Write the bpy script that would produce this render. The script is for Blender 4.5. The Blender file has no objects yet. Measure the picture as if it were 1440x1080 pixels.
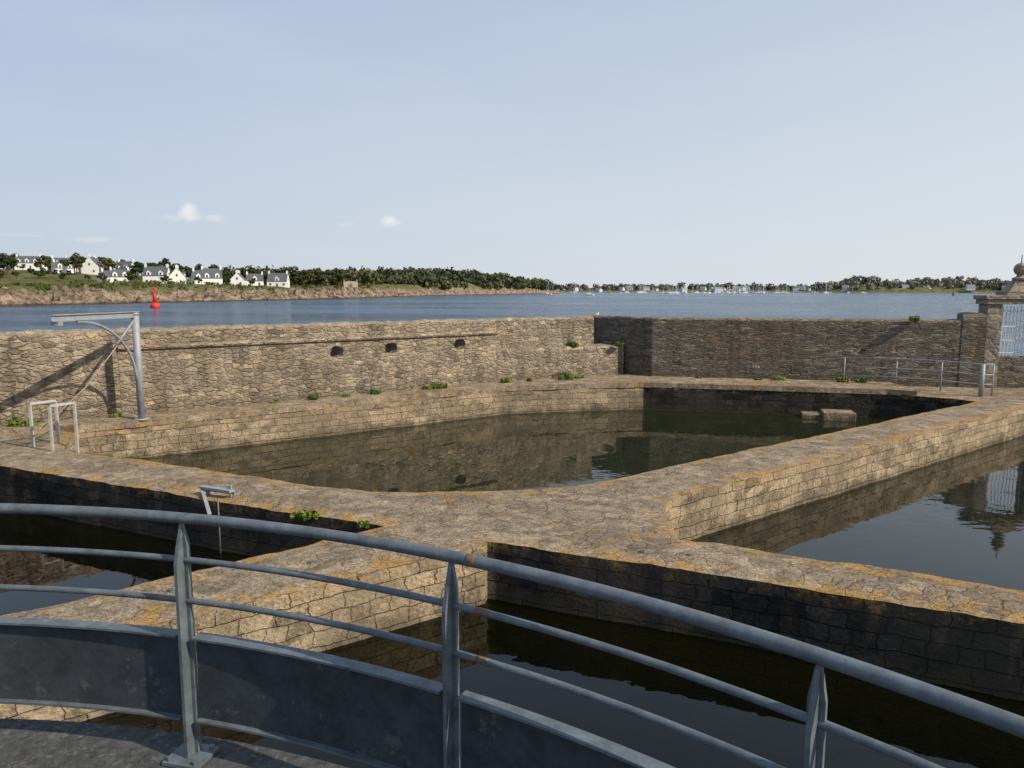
import bpy, bmesh, math, random
import numpy as np
from mathutils import Vector, Matrix, noise
from mathutils.geometry import delaunay_2d_cdt, tessellate_polygon
random.seed(7); rng=np.random.default_rng(7)
sc=bpy.context.scene
sc.view_settings.view_transform='Standard'; sc.view_settings.look='None'; sc.view_settings.exposure=0
COL=sc.collection

# ---------------------------------------------------------------- node helpers
def N(nt,t,ins=None,**props):
    n=nt.nodes.new(t)
    for k,v in props.items(): setattr(n,k,v)
    for k,v in (ins or {}).items():
        s=n.inputs[k]
        if isinstance(v,bpy.types.NodeSocket): nt.links.new(v,s)
        else: s.default_value=v
    return n
def M(nt,op,a,b=0.0,c=None,clamp=False):
    n=N(nt,'ShaderNodeMath',{0:a,1:b},operation=op,use_clamp=clamp)
    if c is not None:
        if isinstance(c,bpy.types.NodeSocket): nt.links.new(c,n.inputs[2])
        else: n.inputs[2].default_value=c
    return n.outputs[0]
def c4(c): return (c[0],c[1],c[2],1.0)
def MIX(nt,f,a,b,bt='MIX'):
    a=a if isinstance(a,bpy.types.NodeSocket) else c4(a)
    b=b if isinstance(b,bpy.types.NodeSocket) else c4(b)
    return N(nt,'ShaderNodeMixRGB',{'Fac':f,'Color1':a,'Color2':b},blend_type=bt).outputs[0]
def RAMP(nt,f,stops):
    n=N(nt,'ShaderNodeValToRGB',{'Fac':f}); r=n.color_ramp
    while len(r.elements)<len(stops): r.elements.new(0.5)
    for e,(p,c) in zip(r.elements,stops): e.position=p; e.color=c4(c)
    return n.outputs[0]
def MR(nt,v,a,b,c=0.0,d=1.0,smooth=True):
    n=N(nt,'ShaderNodeMapRange',{'Value':v,'From Min':a,'From Max':b,'To Min':c,'To Max':d})
    n.interpolation_type='SMOOTHSTEP' if smooth else 'LINEAR'
    return n.outputs[0]
def VM(nt,op,a,b):
    return N(nt,'ShaderNodeVectorMath',{0:a,1:b},operation=op).outputs[0]
def NZ(nt,vec,scale,detail=4,rough=.55,col=False):
    n=N(nt,'ShaderNodeTexNoise',{'Vector':vec,'Scale':scale,'Detail':detail,'Roughness':rough})
    return n.outputs['Color' if col else 'Fac']
def newmat(name):
    m=bpy.data.materials.new(name); m.use_nodes=True; nt=m.node_tree; nt.nodes.clear()
    return m,nt
def finish(nt,color,rough=.9,height=None,bd=.03,bs=1.0,spec=.2,metal=0.0):
    p=N(nt,'ShaderNodeBsdfPrincipled',{'Roughness':rough,'Metallic':metal,'Specular IOR Level':spec})
    if isinstance(color,bpy.types.NodeSocket): nt.links.new(color,p.inputs['Base Color'])
    else: p.inputs['Base Color'].default_value=c4(color)
    if height is not None:
        b=N(nt,'ShaderNodeBump',{'Height':height,'Distance':bd,'Strength':bs})
        nt.links.new(b.outputs[0],p.inputs['Normal'])
    o=N(nt,'ShaderNodeOutputMaterial',{'Surface':p.outputs[0]})
    return p
def UV(nt): return N(nt,'ShaderNodeUVMap').outputs[0]
def POS(nt): return N(nt,'ShaderNodeNewGeometry').outputs['Position']
def SEPZ(nt,v): return N(nt,'ShaderNodeSeparateXYZ',{0:v}).outputs['Z']

# ---------------------------------------------------------------- materials
def rubble(name,w,h,cols,mortar,mw=.07,bd=.03,disp=.3,dark=.45,lich=.0,gain=1.0,lichc=(.34,.21,.08)):
    m,nt=newmat(name); uv=UV(nt); pos=POS(nt); z=SEPZ(nt,pos)
    nz=NZ(nt,uv,2.7,3,.65,True)
    d=VM(nt,'MULTIPLY',VM(nt,'SUBTRACT',nz,(.5,.5,.5)),(disp*1.6,disp*.6,0))
    uvd=VM(nt,'ADD',uv,d)
    p=VM(nt,'MULTIPLY',uvd,(1/w,1/h,1))
    v1=N(nt,'ShaderNodeTexVoronoi',{'Vector':p,'Scale':1.0,'Randomness':.95},voronoi_dimensions='2D',feature='F1')
    v2=N(nt,'ShaderNodeTexVoronoi',{'Vector':p,'Scale':1.0,'Randomness':.95},voronoi_dimensions='2D',feature='DISTANCE_TO_EDGE')
    r=N(nt,'ShaderNodeSeparateColor',{0:v1.outputs['Color']})
    n=len(cols); base=RAMP(nt,r.outputs[0],[(i/(n-1),tuple(q*gain for q in c)) for i,c in enumerate(cols)])
    mortar=tuple(q*gain for q in mortar)
    fine=NZ(nt,pos,15,3,.85); big=NZ(nt,pos,.55,4,.7); mid=NZ(nt,pos,3.4,4,.8)
    base=MIX(nt,1.0,base,RAMP(nt,fine,[(.28,(.38,.38,.38)),(.5,(.95,.95,.95)),(.74,(1.65,1.6,1.55))]),'MULTIPLY')
    base=MIX(nt,1.0,base,RAMP(nt,r.outputs[2],[(0,(.72,.72,.74)),(.7,(1,1,1)),(1,(1.35,1.3,1.2))]),'MULTIPLY')
    sm=M(nt,'MULTIPLY',M(nt,'SUBTRACT',mid,.5),.8)
    mfac=MR(nt,M(nt,'SUBTRACT',v2.outputs['Distance'],sm),0.0,mw*2.2,1,0)
    streak=NZ(nt,VM(nt,'MULTIPLY',uv,(1.6,.35,1)),1.0,4,.75)
    mc=MIX(nt,MR(nt,streak,.42,.58),mortar,(mortar[0]*.35,mortar[1]*.33,mortar[2]*.32))
    c=MIX(nt,M(nt,'MULTIPLY',mfac,.75),base,mc)
    c=MIX(nt,MR(nt,streak,.5,.68,0,dark),c,(.065,.055,.045))
    c=MIX(nt,MR(nt,big,.46,.66,0,dark),c,(.12,.095,.07))
    pt=NZ(nt,pos,6,4,.85)
    c=MIX(nt,MR(nt,pt,.57,.68,0,.42),c,(.44,.40,.33))
    # damp, darker foot and bleached cap
    c=MIX(nt,M(nt,'MULTIPLY',MR(nt,M(nt,'ADD',z,M(nt,'MULTIPLY',M(nt,'SUBTRACT',mid,.5),1.2)),.1,.6,1,0),.45),c,(.10,.085,.055))
    c=MIX(nt,MR(nt,z,2.3,2.45,0,.4),c,(.34,.29,.21))
    if lich>0:
        c=MIX(nt,MR(nt,M(nt,'ADD',mid,M(nt,'MULTIPLY',M(nt,'SUBTRACT',big,.5),.5)),.68-lich*.14,.76-lich*.12,0,.55),c,lichc)
    hh=M(nt,'ADD',MR(nt,M(nt,'SUBTRACT',v2.outputs['Distance'],M(nt,'MULTIPLY',sm,.6)),0,.2,0,1),M(nt,'MULTIPLY',fine,1.0))
    hh=M(nt,'ADD',hh,M(nt,'MULTIPLY',r.outputs[1],.5)); hh=M(nt,'ADD',hh,M(nt,'MULTIPLY',mid,1.2))
    finish(nt,c,.95,hh,bd,1.0,spec=.1)
    return m
wallA=rubble('rubble_granite',.27,.12,[(.17,.13,.095),(.27,.215,.155),(.22,.185,.145),(.33,.27,.20),(.13,.105,.08)],(.32,.265,.195),.09,.026,dark=.38,lich=.35,gain=1.2)
wallD=rubble('rubble_schist',.40,.072,[(.13,.115,.095),(.22,.19,.155),(.10,.09,.078),(.26,.23,.185)],(.15,.13,.105),.08,.026,dark=.42,lich=.5,gain=1.08)

def pool_face(name,cols,mortar,wet,lc=.8):
    m,nt=newmat(name); uv=UV(nt); pos=POS(nt); z=SEPZ(nt,pos)
    nz=NZ(nt,uv,2.3,3,.65,True)
    p=VM(nt,'ADD',uv,VM(nt,'MULTIPLY',VM(nt,'SUBTRACT',nz,(.5,.5,.5)),(.26,.12,0)))
    b=N(nt,'ShaderNodeTexBrick',{'Vector':p,'Color1':c4(cols[0]),'Color2':c4(cols[1]),'Mortar':c4(mortar),'Scale':1.0,'Mortar Size':.011,'Mortar Smooth':.9,'Bias':0,'Brick Width':.43,'Row Height':.205},offset=.43,squash=.62,squash_frequency=3)
    fine=NZ(nt,pos,18,3,.85); mid=NZ(nt,pos,2.9,4,.8); big=NZ(nt,pos,.6,3,.65)
    v1=N(nt,'ShaderNodeTexVoronoi',{'Vector':VM(nt,'MULTIPLY',p,(2.3,4.8,1)),'Scale':1.0,'Randomness':.7},voronoi_dimensions='2D',feature='F1')
    rs=N(nt,'ShaderNodeSeparateColor',{0:v1.outputs['Color']}).outputs[0]
    c=MIX(nt,1.0,b.outputs['Color'],RAMP(nt,fine,[(.28,(.36,.36,.36)),(.5,(.95,.95,.95)),(.74,(1.65,1.58,1.5))]),'MULTIPLY')
    c=MIX(nt,1.0,c,RAMP(nt,rs,[(0,(.58,.58,.58)),(1,(1.3,1.27,1.22))]),'MULTIPLY')
    c=MIX(nt,MR(nt,mid,.5,.66,0,.65),c,cols[2])
    c=MIX(nt,MR(nt,big,.45,.62,0,.6),c,cols[3])
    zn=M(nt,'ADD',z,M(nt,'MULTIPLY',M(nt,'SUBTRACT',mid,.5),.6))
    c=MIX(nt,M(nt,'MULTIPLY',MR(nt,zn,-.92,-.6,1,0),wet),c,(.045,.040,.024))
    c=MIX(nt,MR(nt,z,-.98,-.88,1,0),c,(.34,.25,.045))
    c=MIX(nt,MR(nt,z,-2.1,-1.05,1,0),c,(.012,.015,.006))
    c=MIX(nt,M(nt,'MULTIPLY',MR(nt,z,-.25,-.0,0,lc),MR(nt,NZ(nt,pos,3.5,4,.85),.49,.62)),c,(.38,.22,.06))
    hh=M(nt,'ADD',M(nt,'MULTIPLY',b.outputs['Fac'],-.9),M(nt,'MULTIPLY',fine,1.0))
    hh=M(nt,'ADD',hh,M(nt,'MULTIPLY',mid,1.6)); hh=M(nt,'ADD',hh,M(nt,'MULTIPLY',rs,.5))
    finish(nt,c,.9,hh,.028,1.0,spec=.15)
    return m
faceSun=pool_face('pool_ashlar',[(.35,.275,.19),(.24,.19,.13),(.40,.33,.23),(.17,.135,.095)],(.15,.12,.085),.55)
faceDark=pool_face('pool_ashlar_algae_shade',[(.050,.046,.040),(.025,.023,.020),(.013,.012,.011),(.06,.052,.04)],(.010,.010,.009),.8,.5)  # algae-dark copy of the ashlar, with the shade painted into its colour

def walk_mat():
    m,nt=newmat('walkway_stone'); uv=UV(nt); pos=POS(nt)
    nz=NZ(nt,uv,2.2,3,.6,True)
    p=VM(nt,'MULTIPLY',VM(nt,'ADD',uv,VM(nt,'MULTIPLY',VM(nt,'SUBTRACT',nz,(.5,.5,.5)),(.45,.45,0))),(3.6,4.4,1))
    v1=N(nt,'ShaderNodeTexVoronoi',{'Vector':p,'Scale':1.0},voronoi_dimensions='2D',feature='F1')
    v2=N(nt,'ShaderNodeTexVoronoi',{'Vector':p,'Scale':1.0},voronoi_dimensions='2D',feature='DISTANCE_TO_EDGE')
    r=N(nt,'ShaderNodeSeparateColor',{0:v1.outputs['Color']})
    fine=NZ(nt,pos,26,4,.9); mid=NZ(nt,pos,3.4,5,.85); big=NZ(nt,pos,.55,4,.7)
    c=RAMP(nt,mid,[(.32,(.12,.092,.066)),(.44,(.235,.185,.133)),(.55,(.33,.265,.19)),(.68,(.44,.37,.28))])
    c=MIX(nt,1.0,c,RAMP(nt,r.outputs[0],[(0,(.75,.75,.75)),(1,(1.15,1.13,1.1))]),'MULTIPLY')
    c=MIX(nt,1.0,c,RAMP(nt,fine,[(.32,(.30,.30,.30)),(.5,(.9,.9,.9)),(.68,(1.7,1.66,1.6))]),'MULTIPLY')
    crack=M(nt,'MULTIPLY',MR(nt,v2.outputs['Distance'],0,.07,.65,0),MR(nt,big,.43,.56))
    c=MIX(nt,crack,c,(.07,.055,.04))
    c=MIX(nt,MR(nt,big,.48,.64,0,.55),c,(.16,.122,.088))
    c=MIX(nt,MR(nt,NZ(nt,pos,9,3,.85),.58,.68,0,.55),c,(.46,.42,.35))
    e=N(nt,'ShaderNodeAttribute',attribute_name='edge').outputs['Fac']
    lm=M(nt,'ADD',NZ(nt,pos,2.6,6,.85),MR(nt,e,0,.55,.14,0))
    lm=M(nt,'ADD',lm,M(nt,'MULTIPLY',M(nt,'SUBTRACT',big,.5),.45))
    lf=MR(nt,lm,.59,.665,0,.75)
    lc=MIX(nt,MR(nt,fine,.35,.65),(.24,.14,.045),(.54,.31,.075))
    c=MIX(nt,lf,c,lc)
    hh=M(nt,'ADD',M(nt,'MULTIPLY',mid,1.4),M(nt,'MULTIPLY',fine,.8))
    hh=M(nt,'ADD',hh,M(nt,'MULTIPLY',crack,-.8))
    finish(nt,c,.95,hh,.026,1.0,spec=.1)
    return m
walkM=walk_mat()

def water_mat(name,tint,scat,scale,dist,diff=.45):
    m,nt=newmat(name); pos=POS(nt)
    a=NZ(nt,pos,scale,2,.5); b=NZ(nt,pos,scale*4.1,1,.5)
    patch=MR(nt,NZ(nt,pos,.16,1,.5),.42,.62,.1,1)
    h=M(nt,'MULTIPLY',M(nt,'ADD',a,M(nt,'MULTIPLY',b,.22)),patch)
    bp=N(nt,'ShaderNodeBump',{'Height':h,'Distance':dist,'Strength':1.0}).outputs[0]
    tr=N(nt,'ShaderNodeBsdfTransparent',{'Color':c4(tint)}).outputs[0]
    df=N(nt,'ShaderNodeBsdfDiffuse',{'Color':c4(scat)}).outputs[0]
    body=N(nt,'ShaderNodeMixShader',{0:diff,1:tr,2:df}).outputs[0]
    gl=N(nt,'ShaderNodeBsdfGlossy',{'Color':(1,1,1,1),'Roughness':.015,'Normal':bp}).outputs[0]
    fr=N(nt,'ShaderNodeFresnel',{'IOR':1.33,'Normal':bp}).outputs[0]
    s=N(nt,'ShaderNodeMixShader',{0:fr,1:body,2:gl}).outputs[0]
    N(nt,'ShaderNodeOutputMaterial',{'Surface':s})
    return m
poolMid=water_mat('basin_water_green',(.5,.48,.24),(.022,.028,.014),1.5,.010,.6)
poolRight=water_mat('basin_water_grey',(.62,.54,.25),(.018,.022,.014),1.5,.008,.5)
poolDark=water_mat('basin_water_dark',(.74,.68,.34),(.004,.006,.004),1.5,.011,.3)
def sea_mat():
    m,nt=newmat('sea_water'); pos=POS(nt)
    v=VM(nt,'MULTIPLY',pos,(.45,1.0,1))
    a=NZ(nt,v,.8,4,.8); b=NZ(nt,v,.12,3,.6); d=NZ(nt,VM(nt,'MULTIPLY',pos,(.3,1,1)),.02,4,.7)
    h=M(nt,'ADD',a,M(nt,'MULTIPLY',b,1.8))
    c=MIX(nt,MR(nt,d,.4,.6),(.018,.062,.125),(.035,.095,.165))
    p=finish(nt,c,MR(nt,d,.4,.6,.12,.24),h,1.7,1.0,spec=.5)
    p.inputs['IOR'].default_value=1.33
    return m
seaM=sea_mat()
def simple(name,col,rough=.7,metal=0,spec=.3,var=.25,scale=6,bd=.004,spots=None,spotthr=.66):
    m,nt=newmat(name); co=N(nt,'ShaderNodeTexCoord').outputs['Object']
    n1=NZ(nt,co,scale,4,.75)
    c=MIX(nt,1.0,c4(col)[:3],RAMP(nt,n1,[(.25,(1-var,)*3),(.75,(1+var,)*3)]),'MULTIPLY')
    if spots: c=MIX(nt,MR(nt,NZ(nt,co,scale*.8,5,.8),spotthr,spotthr+.07,0,.8),c,spots)
    finish(nt,c,rough,n1,bd,1,spec,metal)
    return m
galv=simple('galvanised_blue_grey',(.118,.14,.155),.6,.2,.4,.45,14,.0014,(.17,.075,.03),.68)
panelM=simple('toe_panel_steel',(.042,.049,.055),.75,.1,.3,.5,8,.002,(.10,.105,.10),.58)
greyP=simple('grey_painted_steel',(.28,.305,.32),.6,.2,.4,.25,6,.001,(.2,.1,.05),.66)
hoopM=simple('galvanised_hoop',(.42,.41,.38),.6,.1,.4,.25,9,.001,(.2,.12,.07),.66)
whiteP=simple('white_painted_steel',(.62,.62,.58),.6,0,.3,.12,6,.001)
concM=simple('terrace_concrete',(.060,.062,.062),.95,0,.2,.6,28,.009,(.14,.135,.12),.55)
whiteR=simple('white_render',(.80,.79,.76),.9,0,.2,.05,.8,.003)
slate=simple('slate_roof',(.10,.108,.12),.9,0,.15,.2,1.2,.01)
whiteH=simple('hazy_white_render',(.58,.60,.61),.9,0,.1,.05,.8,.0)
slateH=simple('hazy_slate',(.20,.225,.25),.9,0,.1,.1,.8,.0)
glassD=simple('window_glass',(.05,.06,.07),.3,0,.5,.1,1,.0)
chimM=simple('chimney_stone',(.30,.25,.19),.9,0,.2,.2,3,.01)
redM=simple('red_buoy_paint',(.62,.03,.02),.5,0,.4,.1,2,.001)
greenM=simple('green_buoy_paint',(.02,.16,.07),.5,0,.4,.1,2,.001)
floorM=simple('pool_mud',(.014,.018,.009),.95,0,.1,.4,.6,.02)
barkM=simple('bark',(.09,.06,.04),.95,0,.1,.3,3,.02)
ropeM=simple('rope',(.32,.26,.17),.9,0,.1,.2,20,.002)
stoneB=rubble('gate_stone',.5,.3,[(.20,.18,.15),(.28,.25,.20),(.24,.215,.18)],(.16,.14,.12),.04,.02,lich=.2)
hullM=simple('boat_white',(.75,.75,.75),.35,0,.5,.05,1,.0)
gullM=simple('gull_feathers',(.5,.5,.5),.8,0,.2,.2,20,.0)
def leafmat(name,a,b,c):
    m,nt=newmat(name)
    g=N(nt,'ShaderNodeNewGeometry'); ri=g.outputs['Random Per Island']
    co=g.outputs['Position']
    col=RAMP(nt,ri,[(0,a),(.5,b),(1,c)])
    oi=N(nt,'ShaderNodeObjectInfo').outputs['Random']
    col=MIX(nt,1.0,col,RAMP(nt,oi,[(0,(.6,.72,.75)),(1,(1.5,1.2,1.0))]),'MULTIPLY')
    col=MIX(nt,1.0,col,RAMP(nt,NZ(nt,co,.04,2,.6),[(.3,(.6,.62,.65)),(.7,(1.45,1.35,1.1))]),'MULTIPLY')
    finish(nt,col,.8,spec=.1)
    return m
leafT=leafmat('pine_foliage',(.035,.050,.026),(.058,.080,.034),(.10,.12,.048))
leafB=leafmat('shrub_foliage',(.05,.07,.024),(.09,.11,.035),(.15,.145,.055))
leafF=leafmat('distant_foliage',(.055,.078,.055),(.075,.10,.06),(.105,.125,.07))  # paler, bluer greens: distance haze is put into the leaf colour
leafG=leafmat('weed_leaves',(.06,.10,.02),(.11,.18,.035),(.18,.26,.055))
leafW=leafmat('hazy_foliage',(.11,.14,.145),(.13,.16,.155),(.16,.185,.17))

# ---------------------------------------------------------------- mesh helpers
def obj(name,verts,faces,mat=None,smooth=False,parent=None):
    me=bpy.data.meshes.new(name); me.from_pydata([tuple(v) for v in verts],[],[tuple(f) for f in faces]); me.update()
    if mat:
        for mm in (mat if isinstance(mat,(list,tuple)) else [mat]): me.materials.append(mm)
    if smooth: me.polygons.foreach_set('use_smooth',[True]*len(me.polygons))
    o=bpy.data.objects.new(name,me); COL.objects.link(o)
    if parent: o.parent=parent
    return o
def empty(name,loc=(0,0,0),rz=0):
    e=bpy.data.objects.new(name,None); e.location=loc; e.rotation_euler[2]=rz; e.empty_display_size=.3
    COL.objects.link(e); return e
def local_uv(o):
    me=o.data; uvl=me.uv_layers.new(name='UVMap') if not me.uv_layers else me.uv_layers[0]
    for p in me.polygons:
        n=p.normal
        for li in p.loop_indices:
            v=me.vertices[me.loops[li].vertex_index].co
            if abs(n.z)>.6: uv=(v.x,v.y)
            elif abs(n.y)>=abs(n.x): uv=(v.x,v.z)
            else: uv=(v.y+.37,v.z)
            uvl.data[li].uv=uv
def box_vf(x0,x1,y0,y1,z0,z1):
    v=[(x0,y0,z0),(x1,y0,z0),(x1,y1,z0),(x0,y1,z0),(x0,y0,z1),(x1,y0,z1),(x1,y1,z1),(x0,y1,z1)]
    f=[(0,3,2,1),(4,5,6,7),(0,1,5,4),(1,2,6,5),(2,3,7,6),(3,0,4,7)]
    return v,f
class MB:
    def __init__(s): s.v=[]; s.f=[]
    def add(s,v,f):
        o=len(s.v); s.v+=[tuple(a) for a in v]; s.f+=[tuple(i+o for i in a) for a in f]; return s
    def box(s,*a): return s.add(*box_vf(*a))
    def tube(s,pts,r,seg=10,caps=True):
        pts=[Vector(p) for p in pts]; n=len(pts); rs=r if isinstance(r,(list,tuple)) else [r]*n
        t0=(pts[1]-pts[0]).normalized(); up=Vector((0,0,1)) if abs(t0.z)<.9 else Vector((1,0,0))
        u=t0.cross(up).normalized(); vs=[]
        for i in range(n):
            if i==0: t=pts[1]-pts[0]
            elif i==n-1: t=pts[-1]-pts[-2]
            else: t=(pts[i+1]-pts[i]).normalized()+(pts[i]-pts[i-1]).normalized()
            t.normalize(); u=(u-t*u.dot(t)).normalized(); w=t.cross(u)
            for k in range(seg):
                a=2*math.pi*k/seg; vs.append(pts[i]+(u*math.cos(a)+w*math.sin(a))*rs[i])
        fs=[]
        for i in range(n-1):
            for k in range(seg):
                a=i*seg+k; b=i*seg+(k+1)%seg; fs.append((a,b,b+seg,a+seg))
        if caps: fs.append(tuple(range(seg-1,-1,-1))); fs.append(tuple((n-1)*seg+k for k in range(seg)))
        return s.add(vs,fs)
    def sphere(s,c,r,seg=14,rings=9,sz=1):
        prof=[(r*math.sin(math.pi*i/rings),-r*sz*math.cos(math.pi*i/rings)) for i in range(rings+1)]
        prof[0]=(r*.02,prof[0][1]); prof[-1]=(r*.02,prof[-1][1])
        return s.rev(c,prof,seg)
    def rev(s,c,prof,seg=16):
        vs=[]; n=len(prof)
        for (r,z) in prof:
            for k in range(seg):
                a=2*math.pi*k/seg; vs.append((c[0]+r*math.cos(a),c[1]+r*math.sin(a),c[2]+z))
        fs=[(i*seg+k,i*seg+(k+1)%seg,(i+1)*seg+(k+1)%seg,(i+1)*seg+k) for i in range(n-1) for k in range(seg)]
        fs.append(tuple(range(seg-1,-1,-1))); fs.append(tuple((n-1)*seg+k for k in range(seg)))
        return s.add(vs,fs)
    def make(s,name,mat,smooth=False,parent=None): return obj(name,s.v,s.f,mat,smooth,parent)

# ---------------------------------------------------------------- quay with four basins
MID=[(-10.1,16.35),(-9.48,15.85),(-7.74,15.15),(-3.1,12.86),(-2.5,12.66),(-1.6,12.66),(-.38,12.76),(.5,12.82),(1.16,13.05),(2.98,14.4),(14.9,23.4),(12.9,25.1),(9,26.1),(4.85,27.05),(2.3,26.6),(-.25,26.0),(-5.5,22.15),(-10.9,18.2)]
RIGHT=[(2.39,10.2),(2.4,11.0),(2.44,11.7),(2.75,12.3),(15.5,22.1),(17.5,23.6),(24,19),(24,-.3)]
FRONT=[(-.353,10.12),(-.38,9.94),(-2.49,8.43),(-12,1.5),(-12,-3.5),(16,-3.5),(16,2.2),(5.44,7.475),(2.51,8.88)]
LEFT=[(-1.925,10.76),(-4.75,12.0),(-10.37,14.65),(-13.2,15.95),(-15,13),(-15,.6),(-5.59,7.7),(-2.87,9.92)]
OUTER=[(-26,-5),(30,-5),(30,27.7),(16.9,27.7),(5.9,30.0),(4.3,31.6),(3.4,31.6),(-.9,28.4),(-26,9.6)]
def area(p): return sum(p[i][0]*p[(i+1)%len(p)][1]-p[(i+1)%len(p)][0]*p[i][1] for i in range(len(p)))/2
def dens(poly,step,jit,seed):
    out=[]; arc=[]; nrm=[]; s=0; n=len(poly)
    for i in range(n):
        a=Vector(poly[i]); b=Vector(poly[(i+1)%n]); L=(b-a).length; k=max(1,int(L/step)); nn=Vector((-(b-a).y,(b-a).x)).normalized()
        for j in range(k):
            p=a.lerp(b,j/k); q=s+L*j/k
            w=jit*(noise.noise(Vector((q*.8,seed,0)))*1.0+noise.noise(Vector((q*4.3,seed,3)))*.55)
            if j==0: w*=.3
            p=p+nn*w; out.append((p.x,p.y)); arc.append(q); nrm.append((-nn.x,-nn.y))
        s+=L
    arc.append(s); return out,arc,nrm
loops=[]
if area(OUTER)<0: OUTER.reverse()
for i,P in enumerate([OUTER,MID,RIGHT,FRONT,LEFT]):
    if i>0 and area(P)>0: P.reverse()       # holes clockwise so normals face the basin
    loops.append(dens(P,1.0 if i==0 else .13,.0 if i==0 else .05,i*7.3))
def inside(px,py,poly):
    c=np.zeros(px.shape,bool); n=len(poly)
    for i in range(n):
        x1,y1=poly[i]; x2,y2=poly[(i+1)%n]
        if y1==y2: continue
        cond=((y1>py)!=(y2>py))&(px<(x2-x1)*(py-y1)/(y2-y1)+x1); c^=cond
    return c
def edist(px,py,poly):
    d=np.full(px.shape,1e9); n=len(poly)
    for i in range(n):
        x1,y1=poly[i]; x2,y2=poly[(i+1)%n]; dx,dy=x2-x1,y2-y1; L=dx*dx+dy*dy+1e-12
        t=np.clip(((px-x1)*dx+(py-y1)*dy)/L,0,1); d=np.minimum(d,np.hypot(px-x1-t*dx,py-y1-t*dy))
    return d
gx,gy=np.meshgrid(np.arange(-25.5,29.5,.3),np.arange(-4.5,31.5,.3)); gx=gx.ravel()+rng.uniform(-.08,.08,gx.size); gy=gy.ravel()+rng.uniform(-.08,.08,gy.size)
ok=inside(gx,gy,OUTER); ok&=edist(gx,gy,OUTER)>.2
for P in [MID,RIGHT,FRONT,LEFT]:
    ok&=~inside(gx,gy,P); ok&=edist(gx,gy,P)>.15
gx=gx[ok]; gy=gy[ok]
co=[]; edges=[]
for pts,arc,_n in loops:
    o=len(co); co+=[Vector(p) for p in pts]; n=len(pts); edges+=[(o+i,o+(i+1)%n) for i in range(n)]
co+=[Vector((x,y)) for x,y in zip(gx,gy)]
res=delaunay_2d_cdt(co,edges,[],0,1e-5)
vc=np.array([(v.x,v.y) for v in res[0]]); tri=np.array([f for f in res[2]])
cen=vc[tri].mean(axis=1); keep=inside(cen[:,0],cen[:,1],loops[0][0])
for pts,_,_n in loops[1:]: keep&=~inside(cen[:,0],cen[:,1],pts)
tri=tri[keep]
ed=np.full(len(vc),1e9)
for P in [MID,RIGHT,FRONT,LEFT]: ed=np.minimum(ed,edist(vc[:,0],vc[:,1],P))
def tops(x,y,e): return noise.noise(Vector((x*.9,y*.9,0)))*.025+noise.noise(Vector((x*3.3,y*3.3,5)))*.016-.03*math.exp(-e*9)
V=[(x,y,tops(x,y,e)) for (x,y),e in zip(vc,ed)]
F=[]; mi=[]
for t in tri:
    a,b,c=t; ar=(vc[b][0]-vc[a][0])*(vc[c][1]-vc[a][1])-(vc[b][1]-vc[a][1])*(vc[c][0]-vc[a][0])
    F.append((a,b,c) if ar>0 else (a,c,b)); mi.append(0)
UVs={}
zs=[0,-.12,-.45,-.9,-1.3,-3.0]
for li,(pts,arc,nr) in enumerate(loops):
    n=len(pts); base=len(V); P=[OUTER,MID,RIGHT,FRONT,LEFT][li]
    ee=edist(np.array([p[0] for p in pts]),np.array([p[1] for p in pts]),P)
    for i,(x,y) in enumerate(pts):
        for k,z in enumerate(zs):
            V.append((x,y,tops(x,y,ee[i]) if k==0 and li>0 else z))
    for i in range(n):
        j=(i+1)%n; a0,a1=arc[i],arc[i+1]
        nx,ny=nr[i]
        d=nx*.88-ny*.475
        dark=d<.35  # faces turned from the sun get the ashlar with painted shade
        for k in range(len(zs)-1):
            UVs[len(F)]=[(a0,zs[k+1]),(a1,zs[k+1]),(a1,zs[k]),(a0,zs[k])]
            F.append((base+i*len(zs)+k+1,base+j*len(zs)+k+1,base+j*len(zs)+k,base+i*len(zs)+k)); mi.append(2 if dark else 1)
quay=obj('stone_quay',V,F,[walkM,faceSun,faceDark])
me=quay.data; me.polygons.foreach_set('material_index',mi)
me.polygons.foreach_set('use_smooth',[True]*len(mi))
uvl=me.uv_layers.new(name='UVMap')
for p in me.polygons:
    if p.index in UVs:
        for li,uvv in zip(p.loop_indices,UVs[p.index]): uvl.data[li].uv=uvv
    else:
        for li in p.loop_indices:
            v=me.vertices[me.loops[li].vertex_index].co; uvl.data[li].uv=(v.x,v.y)
at=me.attributes.new('edge','FLOAT','POINT')
at.data.foreach_set('value',list(ed)+[0.0]*(len(V)-len(vc)))

def sheet(name,poly,z,mat):
    tr=tessellate_polygon([[Vector((x,y,0)) for x,y in poly]])
    fs=[]
    for a,b,c in tr:
        ar=(poly[b][0]-poly[a][0])*(poly[c][1]-poly[a][1])-(poly[b][1]-poly[a][1])*(poly[c][0]-poly[a][0])
        fs.append((a,b,c) if ar>0 else (a,c,b))
    return obj(name,[(x,y,z) for x,y in poly],fs,mat)
INN=[(-25.7,-4.7),(29.7,-4.7),(29.7,27.4),(16.7,27.4),(5.7,29.7),(4.2,31.2),(3.5,31.2),(-.8,28.0),(-25.7,9.4)]
for P,mt in ((MID,poolMid),(RIGHT,poolRight),(FRONT,poolDark),(LEFT,poolDark)):
    off=[]; n=len(P)
    for i in range(n):      # clockwise: left side of travel is outside
        a=Vector(P[i-1]);b=Vector(P[i]);c=Vector(P[(i+1)%n])
        n1=Vector((-(b-a).y,(b-a).x)).normalized(); n2=Vector((-(c-b).y,(c-b).x)).normalized(); nn=(n1+n2).normalized()
        q=b+nn*(.16/max(.5,nn.dot(n1))); off.append((q.x,q.y))
    sheet('pool_water',off,-.88,mt)
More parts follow.
